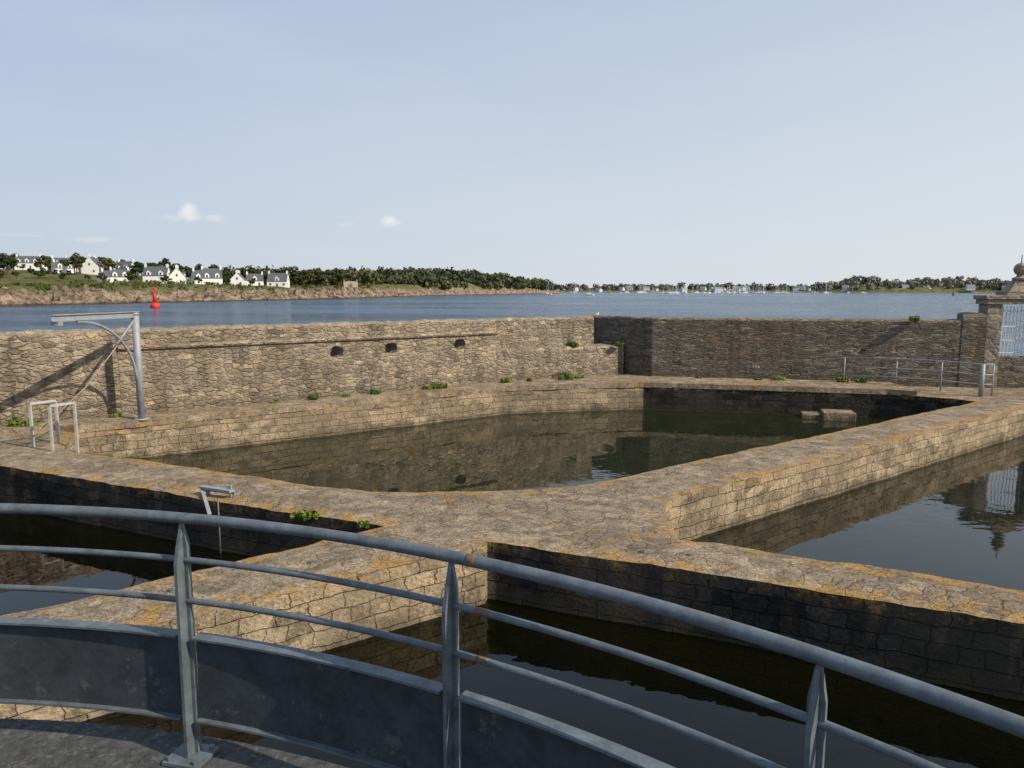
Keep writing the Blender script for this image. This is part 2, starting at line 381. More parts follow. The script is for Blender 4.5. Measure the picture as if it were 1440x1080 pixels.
sheet('pool_floor',INN,-2.6,floorM)
sheet('sea',[(-9000,-2),(-42,-2),(-26,9.5),(-.9,28.3),(3.4,31.5),(4.3,31.5),(5.9,29.9),(16.9,27.6),(30,27.6),(60,27.6),(9000,27.6),(9000,14000),(-9000,14000)],-1.5,seaM)
sheet('ground',[(-42,-80),(60,-80),(60,-5),(-42,-5)],-.004,concM)
sheet('ground',[(30,-5),(60,-5),(60,27.6),(30,27.6)],-.004,concM)

# ledge at the foot of the sea wall
ledge=[(-14.5,16.2),(-11.6,18.25),(-10.9,18.19),(-5.5,22.14),(-.25,25.98),(2.3,26.58),(4.85,27.03),(9,26.08),(12.9,25.08),(13.6,24.6),(14.0,27.4),(5.9,29.4),(4.0,30.4),(-.7,27.9),(-14.5,17.6)]
pts,arc,_n=dens(ledge,.2,.035,44.)
if area(pts)<0: pts=pts[::-1]
n=len(pts); tr=tessellate_polygon([[Vector((x,y,0)) for x,y in pts]])
V=[(x,y,.13+noise.noise(Vector((x*3,y*3,1)))*.018) for x,y in pts]+[(x,y,-.05) for x,y in pts]
F=[];
for a,b,c in tr:
    ar=(pts[b][0]-pts[a][0])*(pts[c][1]-pts[a][1])-(pts[b][1]-pts[a][1])*(pts[c][0]-pts[a][0]); F.append((a,b,c) if ar>0 else (a,c,b))
F+=[(n+i,n+(i+1)%n,(i+1)%n,i) for i in range(n)]
lg=obj('stone_ledge',V,F,[walkM]); local_uv(lg)
at=lg.data.attributes.new('edge','FLOAT','POINT'); at.data.foreach_set('value',[.35]*len(V))

# ---------------------------------------------------------------- sea wall sections
def wall(name,p0,p1,prof,mat,step=.22,seed=0,topfn=None,holes=(),jit=.045):
    a=Vector(p0); b=Vector(p1); L=(b-a).length; ang=math.atan2(b.y-a.y,b.x-a.x)
    n=max(2,int(L/step)); V=[];F=[]; m=len(prof); zmax=max(z for y,z in prof)
    for i in range(n+1):
        x=L*i/n; ex=0 if i in(0,n) else random.uniform(-.05,.05)
        for (y,z) in prof:
            dz=0
            if z>zmax-.12: dz=jit*(noise.noise(Vector((x*1.3,seed,0)))*1.2+random.uniform(-.5,.5))+(topfn(x) if topfn else 0)
            dy=jit*.7*noise.noise(Vector((x*2,z*3,seed)))
            V.append((x+ex,y+dy,z+dz))
    for i in range(n):
        for k in range(m):
            k2=(k+1)%m; F.append((i*m+k,(i+1)*m+k,(i+1)*m+k2,i*m+k2))
    F.append(tuple(range(m-1,-1,-1))); F.append(tuple(n*m+k for k in range(m)))
    o=obj(name,V,F,mat)
    bm=bmesh.new(); bm.from_mesh(o.data); bmesh.ops.recalc_face_normals(bm,faces=bm.faces); bm.to_mesh(o.data); bm.free()
    if holes:
        cut=[]
        for hi,(hx,hz,hr) in enumerate(holes):
            sg=18; vs=[]
            rr=[hr*random.uniform(.9,1.1) for _ in range(sg)]
            for yy in (-.5,2.0):
                for k in range(sg):
                    aa=2*math.pi*k/sg; vs.append((hx+rr[k]*1.25*math.cos(aa)-(yy*.3),yy,hz+rr[k]*.95*math.sin(aa)))
            fs=[(k,(k+1)%sg,sg+(k+1)%sg,sg+k) for k in range(sg)]+[tuple(range(sg-1,-1,-1)),tuple(range(sg,2*sg))]
            c=obj('cut',vs,fs)
            bm=bmesh.new(); bm.from_mesh(c.data); bmesh.ops.recalc_face_normals(bm,faces=bm.faces); bm.to_mesh(c.data); bm.free()
            md=o.modifiers.new('b','BOOLEAN'); md.object=c; md.operation='DIFFERENCE'; md.solver='EXACT'; cut.append(c)
        dg=bpy.context.evaluated_depsgraph_get(); nm=bpy.data.meshes.new_from_object(o.evaluated_get(dg)); o.modifiers.clear(); o.data=nm
        for c in cut: bpy.data.objects.remove(c)
    local_uv(o)
    o.location=(a.x,a.y,0); o.rotation_euler[2]=ang
    return o
def wx(x): return math.hypot(x+26,.74*(x+26))
# hull of the wall: string course stops short of the hoist on the left
profA0=[(0,-3),(0,.6),(.01,1.2),(.02,1.9),(.03,2.05),(.04,2.38),(.09,2.44),(.35,2.47),(.5,2.44),(.55,2.38),(.65,-3)]
profA=[(0,-3),(0,.6),(.01,1.2),(.02,1.86),(-.05,1.9),(-.07,1.95),(-.03,2.0),(.04,2.03),(.05,2.38),(.10,2.44),(.35,2.47),(.5,2.44),(.55,2.38),(.65,-3)]
xm=-10.6; ym=8.43+.74*(xm+26)
wall('sea_wall',(-26,8.43),(xm,ym),profA0,wallA,seed=3)
ym2=ym+.74*.005
wall('sea_wall',(xm+.005,ym2),(-.55,27.27),profA,wallA,holes=[(wx(x)-wx(xm),z,.2) for x,z in((-5.6,1.54),(-4.04,1.58),(-1.85,1.59))],seed=3)
profB=[(0,-3),(0,1.2),(.05,1.32),(.32,1.36),(.35,2.38),(.42,2.44),(.7,2.46),(1.1,2.4),(1.2,-3)]
wall('sea_wall',(-.56,27.26),(3.4,29.15),profB,wallA,seed=9)
profB2=[(.02,-3),(.02,1.2),(.08,1.29),(1.0,1.31),(1.1,1.2),(1.1,-3)]
wall('sea_wall',(3.41,29.17),(4.5,29.69),profB2,wallA,seed=12)
profC=[(0,-3),(0,2.36),(.05,2.43),(.5,2.45),(.6,2.4),(.6,-3)]
wall('sea_wall',(3.0,31.6),(5.5,29.0),profC,wallD,seed=15)
wall('sea_wall',(5.52,29.0),(16.2,26.66),profC,wallD,seed=21)
profE=[(-.02,-3),(-.02,2.56),(.05,2.66),(.5,2.68),(.6,2.6),(.6,-3)]
wall('sea_wall',(16.21,26.66),(16.95,26.5),profE,wallD,seed=25)

# ---------------------------------------------------------------- stone gate with iron grille and ball finial
g=empty('stone_gateway',(16.96,26.5,0),math.radians(-4))
def gb(name,mat,*boxes):
    mb=MB()
    for b in boxes: mb.box(*b)
    o=mb.make(name,mat,parent=g); local_uv(o)
    md=o.modifiers.new('bev','BEVEL'); md.width=.02; md.segments=2
    return o
gb('pier_left',stoneB,(0,.52,0,.6,-.1,3.0))
gb('pier_right',stoneB,(1.88,2.4,0,.6,-.1,3.0))
gb('low_wall',wallD,(.522,1.878,.1,.5,-.1,1.12))
gb('lintel',stoneB,(-.08,2.48,-.08,.68,3.002,3.17),(-.14,2.54,-.14,.74,3.172,3.32))
mb=MB(); mb.box(.6,1.8,-.06,.66,3.322,3.44)
mb.add([(.68,-.02,3.44),(1.72,-.02,3.44),(1.72,.62,3.44),(.68,.62,3.44),(1.02,.16,3.86),(1.38,.16,3.86),(1.38,.44,3.86),(1.02,.44,3.86)],[(4,5,6,7),(0,1,5,4),(1,2,6,5),(2,3,7,6),(3,0,4,7)])
mb.rev((1.2,.3,3.86),[(.24,0),(.26,.06),(.13,.12),(.11,.18)],14)
o=mb.make('pediment',stoneB,parent=g); local_uv(o)
mb=MB(); mb.sphere((1.2,.3,4.24),.23); mb.tube([(1.2,.3,4.45),(1.2,.3,4.75)],.018,6)
o=mb.make('ball_finial',stoneB,True,parent=g); local_uv(o)
mb=MB()
for i in range(11): 
    x=.58+i*.125; mb.tube([(x,.3,1.12),(x,.3,2.92)],.012,6)
for z in (1.25,1.7,2.2,2.75): mb.tube([(.52,.3,z),(1.88,.3,z)],.016,6)
mb.make('iron_grille',whiteP,parent=g)
wall('sea_wall',(19.4,26.35),(31,25.6),profC,wallD,seed=31)

# ---------------------------------------------------------------- hoist (davit) on the ledge
h=empty('davit_hoist',(0,0,0))
P0=Vector((-9.75,19.2,0)); P1=Vector((-10.22,16.45,0)); dirh=(P1-P0).normalized()
mb=MB(); mb.tube([P0+Vector((0,0,.1)),P0+Vector((0,0,2.86))],.09,16); mb.rev((P0.x,P0.y,.12),[(.2,0),(.2,.03),(.11,.035)],12); mb.rev((P0.x,P0.y,2.86),[(.1,0),(.1,.05),(.02,.08)],12)
mb.make('mast',greyP,True,h)
def beam(mb,a,b,w,hh):
    a=Vector(a);b=Vector(b);t=(b-a).normalized();s=t.cross(Vector((0,0,1)));s=s.normalized() if s.length>.01 else Vector((1,0,0));u=s.cross(t)
    v=[]
    for p in(a,b):
        for i,j in((-1,-1),(1,-1),(1,1),(-1,1)): v.append(p+s*w*i+u*hh*j)
    mb.add(v,[(3,2,1,0),(4,5,6,7),(0,1,5,4),(1,2,6,5),(2,3,7,6),(3,0,4,7)])
mb=MB(); zt=2.88
beam(mb,P0-dirh*.12+Vector((0,0,zt)),P1+Vector((0,0,zt)),.012,.06)
beam(mb,P0-dirh*.12+Vector((0,0,zt+.066)),P1+Vector((0,0,zt+.066)),.055,.01)
beam(mb,P0-dirh*.12+Vector((0,0,zt-.07)),P1+Vector((0,0,zt-.07)),.055,.01)
mb.box(P1.x-.09,P1.x+.09,P1.y+.1,P1.y+.28,zt-.17,zt-.085)
mb.make('jib',greyP,False,h)
mb=MB(); cur=[]
for i in range(13):
    a=i/12*math.pi/2; cur.append(P0+dirh*(1.95*(1-math.cos(a))*1.0+.08)+Vector((0,0,1.15+1.62*math.sin(a))))
mb.tube(cur,.035,10); beam(mb,P0+dirh*.06+Vector((0,0,2.72)),P0+dirh*.75+Vector((0,0,2.15)),.02,.03)
mb.make('curved_brace',greyP,True,h)
mb=MB(); mb.tube([P0+dirh*.7+Vector((0,0,2.15)),P0+dirh*1.7+Vector((-.15,0,1.2)),P0+dirh*3.0+Vector((-.45,0,.25))],.014,6)
mb.make('rope',ropeM,True,h)

lad=empty('pool_ladder')
mb=MB()
for (a,b) in [((-10.75,16.3),(-10.45,16.75)),((-10.1,15.95),(-9.85,16.45))]:
    A=Vector((a[0],a[1],0));B=Vector((b[0],b[1],0))
    beam(mb,A,A+Vector((0,0,.98)),.025,.025); beam(mb,B+Vector((0,0,-.9)),B+Vector((0,0,.98)),.025,.025); beam(mb,A+Vector((0,0,.99)),B+Vector((0,0,.99)),.026,.025)
mb.make('hoops',hoopM,False,lad)
mb=MB()
for k in range(3): beam(mb,(-10.45,16.75,-.15-.27*k),(-9.85,16.45,-.15-.27*k),.03,.015)
mb.make('rungs',hoopM,False,lad)
mb=MB()
for k in range(3): mb.box(-.5+.32*k,-.18+.32*k,-.3,1.3,-1.4,-.12-.22*k)
st=mb.make('stone_steps',faceSun); local_uv(st); st.location=(-10.35,17.0,0); st.rotation_euler[2]=math.radians(35)
mb=MB(); mb.tube([(-11.45,15.7,0),(-11.45,15.7,.98)],.03,10); mb.rev((-11.45,15.7,0),[(.08,0),(.08,.02),(.03,.025)],10); mb.rev((-11.45,15.7,.98),[(.035,0),(.03,.03),(.01,.04)],10)
mb.make('mooring_post',hoopM)

mb=MB(); mb.box(-.55,.5,-.3,.5,-1.5,-.62); mb.box(-1.2,-.551,-.1,.5,-1.5,-.72)
sl=mb.make('sluice_block',faceSun); local_uv(sl); sl.location=(11.2,25.0,0); sl.rotation_euler[2]=math.radians(-14)
sl.modifiers.new('b','BEVEL').width=.03

br=empty('steel_bracket',(-5.0,12.32,0),math.radians(-25))
mb=MB(); beam(mb,(-.42,0,.12),(.28,0,.12),.06,.02); beam(mb,(-.42,.06,.09),(.28,.06,.09),.006,.05); beam(mb,(.2,.05,0),(.2,.05,.2),.02,.02); beam(mb,(-.42,0,.1),(.2,-.42,-.18),.03,.01); beam(mb,(-.3,.02,0),(-.3,.02,.1),.03,.02)
mb.make('arm',greyP,False,br)
mb=MB(); mb.tube([(.25,-.28,.06),(.25,-.28,-1.1)],.012,8); mb.make('pipe',galv,True,br)
for (x,y) in [(-2.6,9.2),(1.75,9.6),(2.35,9.45),(-4.0,8.3)]:
    mb=MB(); mb.box(-.035,.035,-.025,.025,-.02,.012)
    mb.tube([(.03*math.cos(a),.03*math.sin(a),.022+.005*math.sin(a)) for a in np.linspace(0,2*math.pi,13)],.005,6)
    o=mb.make('mooring_ring',galv); o.location=(x,y,0); o.rotation_euler[2]=random.uniform(0,3)

rl=empty('metal_railing')
mb=MB(); rp=[(12.2,27.0),(13.8,26.4),(14.9,25.5),(15.55,24.3),(15.95,24.35)]
for i,(x,y) in enumerate(rp):
    r=.075 if i==3 else .024
    mb.tube([(x,y,0),(x,y,1.08)],r,10)
for z in (1.07,.72,.4): mb.tube([(x,y,z) for x,y in rp],.018,8)
mb.make('rails',greyP,True,rl)
rl=empty('metal_railing')
mb=MB()
for (x,y) in [(17.3,24.7),(18.6,24.0),(20,23.2)]: mb.tube([(x,y,0),(x,y,1.05)],.028,10)
for z in (1.04,.6): mb.tube([(17.3,24.7,z),(20,23.2,z)],.022,8)
mb.make('rails',greyP,True,rl)

# ---------------------------------------------------------------- terrace and curved railing
CX,CY=-2.18,-1.56; ZT=1.75; DZ=.065
mb=MB(); mb.rev((CX,CY,0),[(3.95,-3),(3.95,1.5),(4.32,1.52),(4.325,1.80),(4.31,1.812)],160); 
tr_=mb.make('concrete_terrace',concM)
rail=empty('curved_railing')
def arc_(r,a0,a1,z,n): return [(CX+r*math.sin(math.radians(a0+(a1-a0)*i/n)),CY+r*math.cos(math.radians(a0+(a1-a0)*i/n)),z) for i in range(n+1)]
mb=MB(); mb.tube(arc_(4.2,-75,80,ZT+.958,110),.0185,16); mb.make('handrail',galv,True,rail)
mb=MB(); mb.tube(arc_(4.2,-75,80,ZT+.806,110),.011,12); mb.tube(arc_(4.2,-75,80,ZT+.655,110),.011,12); mb.make('mid_rails',galv,True,rail)
rustM=simple('rusty_sleeve',(.14,.11,.085),.8,.1,.3,.6,60,.0015,(.20,.09,.035),.5)
mb=MB(); mb.tube(arc_(4.2,29.2,29.6,ZT+.958,4),.0192,16); mb.tube(arc_(4.2,29.6,30.2,ZT+.806,3),.0115,12); mb.tube(arc_(4.2,29.6,30.2,ZT+.655,3),.0115,12); mb.tube(arc_(4.2,.2,.7,ZT+.958,4),.0192,16)
mb.make('joint_sleeves',rustM,True,rail)
angs=[-.3+14.35*k for k in range(-5,6)]
mb=MB()
for a in angs:
    ar=math.radians(a); rad=Vector((math.sin(ar),math.cos(ar),0)); tan=Vector((math.cos(ar),-math.sin(ar),0)); c=Vector((CX,CY,0))+rad*4.2
    def plate(u,v,pts,th):
        vs=[c+u*p[0]+Vector((0,0,ZT+p[1]))+v*s for s in(-th,th) for p in pts]; n=len(pts)
        mb.add(vs,[tuple(range(n)),tuple(range(2*n-1,n-1,-1))]+[(i,i+n,(i+1)%n+n,(i+1)%n) for i in range(n)])
    plate(tan,rad,[(-.02,DZ+.012),(.02,DZ+.012),(.02,.86),(.006,.94),(-.006,.94),(-.02,.86)],.006)
    plate(rad,tan,[(-.045,DZ+.012),(-.0062,DZ+.012),(-.0062,.93),(-.03,.86),(-.045,.80)],.006)
    plate(rad,tan,[(.0062,DZ+.012),(.03,DZ+.012),(.03,.86),(.0062,.93)],.006)
    vs=[c+tan*i*.072+rad*(j*.065-.02)+Vector((0,0,ZT+DZ+z)) for z in(.001,.013) for i,j in((-1,-1),(1,-1),(1,1),(-1,1))]
    mb.add(vs,[(3,2,1,0),(4,5,6,7),(0,1,5,4),(1,2,6,5),(2,3,7,6),(3,0,4,7)])
    for i,j in((-1,-1),(1,-1),(1,1),(-1,1)):
        q=c+tan*i*.052+rad*(j*.048-.02); mb.tube([q+Vector((0,0,ZT+DZ+.013)),q+Vector((0,0,ZT+DZ+.026))],.010,6)
mb.make('posts',galv,False,rail)
mbp=MB(); mbf=MB()
for k in range(len(angs)-1):
    a0=angs[k]+.45; a1=angs[k+1]-.45; n=10
    for (z0,z1,r0,r1,mb_) in [(.215,.52,4.197,4.203,mbp),(.52,.528,4.175,4.225,mbf),(.207,.215,4.175,4.225,mbf)]:
        vs=[]
        for i in range(n+1):
            a=math.radians(a0+(a1-a0)*i/n)
            for r,z in((r0,z0),(r1,z0),(r1,z1),(r0,z1)): vs.append((CX+r*math.sin(a),CY+r*math.cos(a),ZT+z))
        fs=[(i*4+q,i*4+(q+1)%4,(i+1)*4+(q+1)%4,(i+1)*4+q) for i in range(n) for q in range(4)]+[(3,2,1,0),(n*4,n*4+1,n*4+2,n*4+3)]
        mb_.add(vs,fs)
mbp.make('toe_panels',panelM,False,rail); mbf.make('panel_flanges',galv,False,rail)

# ---------------------------------------------------------------- leaf-clump generator
def leaves(name,blobs,mat,size,per,extra=None,link=True):
    B=np.array(blobs,float); k=len(B)
    idx=np.repeat(np.arange(k),per); n=len(idx)
    d=rng.normal(size=(n,3)); d/=np.linalg.norm(d,axis=1)[:,None]; rr=rng.uniform(.35,1.05,n)**.6
    c=B[idx,:3]+d*rr[:,None]*np.stack([B[idx,3],B[idx,3],B[idx,4]],1)
    nr=d+rng.normal(size=(n,3))*.6; nr/=np.linalg.norm(nr,axis=1)[:,None]
    t=np.cross(nr,rng.normal(size=(n,3))); t/=np.linalg.norm(t,axis=1)[:,None]; b=np.cross(nr,t)
    s=size*rng.uniform(.5,1.3,n)[:,None]
    q=np.stack([c-t*s-b*s*.6,c+t*s*.7-b*s,c+t*s+b*s*.7,c-t*s*.6+b*s],1).reshape(-1,3)
    me=bpy.data.meshes.new(name); nv=len(q)
    ev=[];ef=[]
    if extra: ev,ef=extra.v,extra.f
    me.from_pydata([tuple(x) for x in q]+list(ev),[],[(4*i,4*i+1,4*i+2,4*i+3) for i in range(n)]+[tuple(j+nv for j in f) for f in ef])
    me.materials.append(mat)
    if extra:
        me.materials.append(barkM); me.polygons.foreach_set('material_index',[0]*n+[1]*len(ef))
    me.update()
    if not link: return me
    o=bpy.data.objects.new(name,me); COL.objects.link(o)
    return o
for (x,y,z,r) in [(-7.15,22.0,.13,.14),(-6.2,22.7,.13,.18),(-4.5,23.95,.13,.18),(-2.54,25.4,.13,.26),(-2.9,25.15,.13,.14),(-.18,26.95,.13,.2),(2.05,27.95,.13,.34),(2.6,28.3,.13,.15),(4.2,29.3,1.33,.18),(2.4,28.8,1.36,.2),
                  (-3.2,11.22,-.02,.13),(-3.36,11.29,-.05,.1),(-2.24,10.88,-.05,.08),(12.2,27.2,.13,.26),(12.8,27.0,.13,.2),(10.1,27.7,.13,.2),(9.3,27.8,.13,.12),(14.5,26.8,2.42,.2),(-12.3,18.2,.1,.3),(-12.9,17.8,.1,.28),(-10.6,19.5,.13,.13),(7.2,28.4,.13,.12),(-5.3,23.35,.13,.1),(0.6,27.4,.13,.12)]:
    bl=[(x+random.uniform(-r,r)*.8,y+random.uniform(-r,r)*.5,z+r*.3*random.uniform(.3,1.3),r*.55,r*.5) for _ in range(6)]
    leaves('weed_clump',bl,leafG,.026,70)

# ---------------------------------------------------------------- coastline on the left
SH=[(-330,60),(-240,140),(-158,226),(-147,268),(-139,310),(-122,352),(-106,405),(-92,500),(-78,640),(-50,780),(-8,930),(50,1055),(72,1120),(76,1180),(60,1500)]
IN=Vector((-.92,.39)).normalized()
cum=[0]
for i in range(1,len(SH)): cum.append(cum[-1]+math.dist(SH[i],SH[i-1]))
def Spt(s):
    for i in range(1,len(SH)):
        if s<=cum[i] or i==len(SH)-1:
            t=(s-cum[i-1])/(cum[i]-cum[i-1]); a=SH[i-1];b=SH[i]; return a[0]+(b[0]-a[0])*t,a[1]+(b[1]-a[1])*t
CP=[(-303,470,17),(-272,455,15),(-240,430,13),(-202,385,7.5),(-190,395,7),(-180,410,7),(-159,395,5.8),(-150,415,5.9),(-139,430,5.6),(-130,520,7),(-150,600,9),(-100,700,9),(-90,900,15),(-20,980,13),(40,1120,7),(-300,900,15),(-400,600,16),(-230,300,6),(-190,300,4.5),(-260,340,8),(-400,400,16),(-330,250,7)]
def ctrl(x,y):
    w=0;h=0
    for (a,b,z) in CP:
        d=((x-a)**2+(y-b)**2+60)**1.5; w+=1/d; h+=z/d
    return h/w
def prof(d,h):
    if d<0: return -1.5+d*.25
    k=min(1,d/34); k=k*k*(3-2*k)
    r=min(1,d/9); r=r**.7
    return -1.6+r*3.4*(1-k)+(h+1.6)*k
def tz(s,d,x,y):
    h=ctrl(x,y); z=prof(d,h)
    am=3.0*math.exp(-((d-8)/10)**2)+.2
    ri=1-2.2*abs(noise.noise(Vector((x*.13,y*.13,2))))
    z+=am*(.9*noise.fractal(Vector((x*.09,y*.09,0)),.8,2.2,4)+.8*ri*ri-.45+.5*noise.noise(Vector((x*.6,y*.6,6)))+.5*noise.noise(Vector((x*.035,y*.035,8))))
    return z
Sarr=[(Spt(s),s) for s in np.arange(0,cum[-1],2.0)]
def ground_z(x,y):
    best=None
    for (p,s) in Sarr:
        vx,vy=x-p[0],y-p[1]; cr=abs(vx*IN.y-vy*IN.x)
        if best is None or cr<best[0]: best=(cr,vx*IN.x+vy*IN.y,s)
    return tz(best[2],best[1],x,y)
ss=list(np.arange(0,100,5))+list(np.arange(100,620,1.3))+list(np.arange(620,cum[-1],6))
dd=[-10,-5]+list(np.arange(-3,26,1.0))+[28,31,35,40,46,54,64,76,90,110,140,180,230,300,400,550]
V=[];F=[]; dv=[]
for s in ss:
    px,py=Spt(s)
    wob=6*noise.noise(Vector((s*.04,3,0)))+4*noise.noise(Vector((s*.16,9,0)))
    for d in dd:
        q=d+wob*max(0,1-abs(d)/30); x=px+IN.x*q; y=py+IN.y*q
        V.append((x,y,tz(s,d,x,y))); dv.append(float(d))
nd_=len(dd)
F=[(i*nd_+j,(i+1)*nd_+j,(i+1)*nd_+j+1,i*nd_+j+1) for i in range(len(ss)-1) for j in range(nd_-1)]
def terrain_mat(name,use_d):
    m,nt=newmat(name); pos=POS(nt); z=SEPZ(nt,pos)
    n1=NZ(nt,pos,.07,4,.75); n2=NZ(nt,VM(nt,'MULTIPLY',pos,(1,1,1.6)),.22,5,.85)
    grass=RAMP(nt,n1,[(.3,(.05,.066,.026)),(.45,(.10,.11,.04)),(.58,(.16,.155,.065)),(.7,(.23,.20,.10))])
    rock=RAMP(nt,n2,[(.36,(.04,.032,.024)),(.45,(.17,.125,.09)),(.56,(.34,.26,.19)),(.68,(.48,.40,.31))])
    if use_d:
        dA=N(nt,'ShaderNodeAttribute',attribute_name='inland').outputs['Fac']
        q=M(nt,'ADD',dA,M(nt,'MULTIPLY',M(nt,'SUBTRACT',n2,.5),26)); q=M(nt,'ADD',q,M(nt,'MULTIPLY',M(nt,'SUBTRACT',n1,.5),40))
        f=MR(nt,q,12,17)
    else: f=MR(nt,z,-.5,.3)
    c=MIX(nt,f,rock,grass); c=MIX(nt,MR(nt,z,-1.3,-.6,.85,0),c,(.05,.04,.025))
    finish(nt,c,.95,n2,2.2,1.0,spec=.05); return m
coast=obj('rocky_coast_terrain',V,F,terrain_mat('coast_terrain',True))
at=coast.data.attributes.new('inland','FLOAT','POINT'); at.data.foreach_set('value',dv)
farT=terrain_mat('far_terrain',False)

def house(x,y,w,dp,hw,hr,rz,nd=2,z=None,chim=2,far=False):
    if z is None: z=ground_z(x,y)-.3
    e=empty('white_house',(x,y,z),rz); X=w/2; Y=dp/2
    v=[(-X,-Y,-2),(X,-Y,-2),(X,Y,-2),(-X,Y,-2),(-X,-Y,hw),(X,-Y,hw),(X,Y,hw),(-X,Y,hw),(-X,0,hw+hr),(X,0,hw+hr)]
    f=[(0,1,5,4),(1,2,6,9,5),(2,3,7,6),(3,0,4,8,7)]
    mb=MB(); mb.add(v,f)
    rf=MB(); ov=.25; k=hr/Y; t=.16
    for sgn in(-1,1):
        a=[(-X-.08,sgn*(Y+ov),hw-ov*k+.05),(X+.08,sgn*(Y+ov),hw-ov*k+.05),(X+.08,0,hw+hr+.05),(-X-.08,0,hw+hr+.05)]
        b=[(p[0],p[1],p[2]+t) for p in a]
        rf.add(a+b,[(3,2,1,0),(4,5,6,7),(0,1,5,4),(1,2,6,5),(2,3,7,6),(3,0,4,7)] if sgn<0 else [(0,1,2,3),(7,6,5,4),(4,5,1,0),(5,6,2,1),(6,7,3,2),(7,4,0,3)])
    win=MB()
    for i in range(nd):
        cx=-X+w*(i+.5)/nd; dw=1.1; y0=-Y-.02; top=hw+1.7; yb=-Y+ (1.7)/k
        mb.box(cx-dw,cx+dw,y0,yb+.5,hw-.1,top)
        mb.add([(cx-dw,y0,top),(cx+dw,y0,top),(cx,y0,top+1.0)],[(0,1,2)])
        yr=-Y+(1.7+1.1)/k+.3
        rf.add([(cx-dw-.15,y0-.1,top-.12),(cx,y0-.1,top+1.12),(cx,yr+.4,top+1.12),(cx-dw-.15,yr,top-.12),(cx+dw+.15,y0-.1,top-.12),(cx+dw+.15,yr,top-.12)],[(0,1,2,3),(1,4,5,2)])
        win.box(cx-.45,cx+.45,y0-.06,y0-.01,hw+.3,hw+1.5)
    ng=max(2,int(w/3.4))
    for i in range(ng):
        cx=-X+w*(i+.5)/ng
        if i==ng//2: win.box(cx-.45,cx+.45,-Y-.07,-Y-.02,0,2.1)
        else: win.box(cx-.55,cx+.55,-Y-.07,-Y-.02,1.0,2.2)
    for sg in(-1,1):
        win.box(min(sg*(X+.02),sg*(X+.07)),max(sg*(X+.02),sg*(X+.07)),-.45,.45,hw+.2,hw+1.4)
        win.box(min(sg*(X+.02),sg*(X+.07)),max(sg*(X+.02),sg*(X+.07)),-Y*.6,-Y*.6+1,1.0,2.1)
    ch=MB()
    for i in range(chim):
        cx=(-X+.5) if i==0 else X-.5
        ch.box(cx-.42,cx+.42,-.55,.55,hw+hr-.8,hw+hr+1.1); ch.box(cx-.5,cx+.5,-.63,.63,hw+hr+1.1,hw+hr+1.28)
        ch.tube([(cx,-.2,hw+hr+1.28),(cx,-.2,hw+hr+1.6)],.12,6); ch.tube([(cx,.25,hw+hr+1.28),(cx,.25,hw+hr+1.6)],.12,6)
    mb.make('walls',whiteH if far else whiteR,parent=e); rf.make('roof',slateH if far else slate,parent=e); win.make('windows',slateH if far else glassD,parent=e)
    if chim: ch.make('chimneys',whiteH if far else whiteR,parent=e)
    return e
R=math.radians
H=[(-303,470,14,8,4.0,4.0,15,3),(-283,480,9,8,4.0,4.2,80,1),(-272,455,13,8,4.0,4.2,25,2),(-241,430,8.5,9,4.6,5.0,98,1),(-230,446,11,8,4.0,4.2,-15,2),(-202,385,9,7.5,3.2,3.6,28,2),(-189,398,12,8,4.6,4.6,8,2),(-180,402,8,8,4.0,4.8,110,1),
   (-172,417,12,8,3.6,4.2,38,3),(-158,393,10,8,4.4,4.8,26,2),(-148.5,405,7,7.5,3.4,3.8,100,0),(-145,421,9,7,3.2,3.7,20,1),(-133,425,11,7.5,3.4,4.4,5,1),(-255,425,10,8,3.4,3.6,45,2),(-214,396,8,7,3.2,3.2,62,1),(-318,500,11,8,4,4,60,1)]
for a in H: house(a[0],a[1],a[2],a[3],a[4],a[5],R(a[6]),a[7])
e=house(-106,490,9,7,2.6,3.6,R(15),1); e.name='stone_house'
for c_ in e.children:
    if c_.name.startswith(('walls','chimneys','roof')): c_.data.materials[0]=chimM

treeM=[]
for k in range(6):
    random.seed(50+k); hT=random.uniform(7.5,11); ex=MB()
    lean=random.uniform(-.6,.6)
    ex.tube([(0,0,-1),(lean*.3,0,hT*.3),(lean,.2,hT*.7)],[.32,.24,.12],7)
    bl=[]
    nl=random.randint(8,11)
    for i in range(nl):
        a=i*2.4+random.random(); z=hT*random.uniform(.38,.95); rad=(1.0-abs(z/hT-.6)*1.3)*hT*.28*random.uniform(.6,1.25)
        cx=lean*.7+math.cos(a)*rad; cy=math.sin(a)*rad; r=random.uniform(1.0,2.0)
        ex.tube([(lean*.5,.1,z*.72),(cx,cy,z)],[.1,.04],5)
        bl.append((cx,cy,z,r,r*.72))
    treeM.append(leaves('pine',bl,leafT,.38,95,extra=ex,link=False))
random.seed(99)
def tree(x,y,s=1.0):
    o=bpy.data.objects.new('pine_tree',random.choice(treeM)); COL.objects.link(o)
    o.location=(x,y,ground_z(x,y)-.2); k=s*random.uniform(.8,1.2); o.scale=(k*1.15,k*1.15,k); o.rotation_euler[2]=random.uniform(0,6.28)
def uy(u,Y): return ((u-720)/1040*Y,Y)
TR=[(-8,455),(5,480),(22,490),(60,500),(75,480),(66,430),(18,405),(105,470),(115,430),(112,415),(150,450),(158,430),(165,445),(196,430),(205,445),(232,440),(238,450),(282,430),(288,440),(322,430),(326,440),(362,450),(318,450),(404,455),(412,470),(420,450),(430,465),(440,480),(447,455),(455,490),(466,500),(478,505),(487,520),(505,530),(515,560),(370,470),(350,470),(335,470),(300,465),(270,470),(255,470),(220,470),(180,470),(130,480),(90,520),(45,525),(-30,440),(-60,460),(-100,430)]
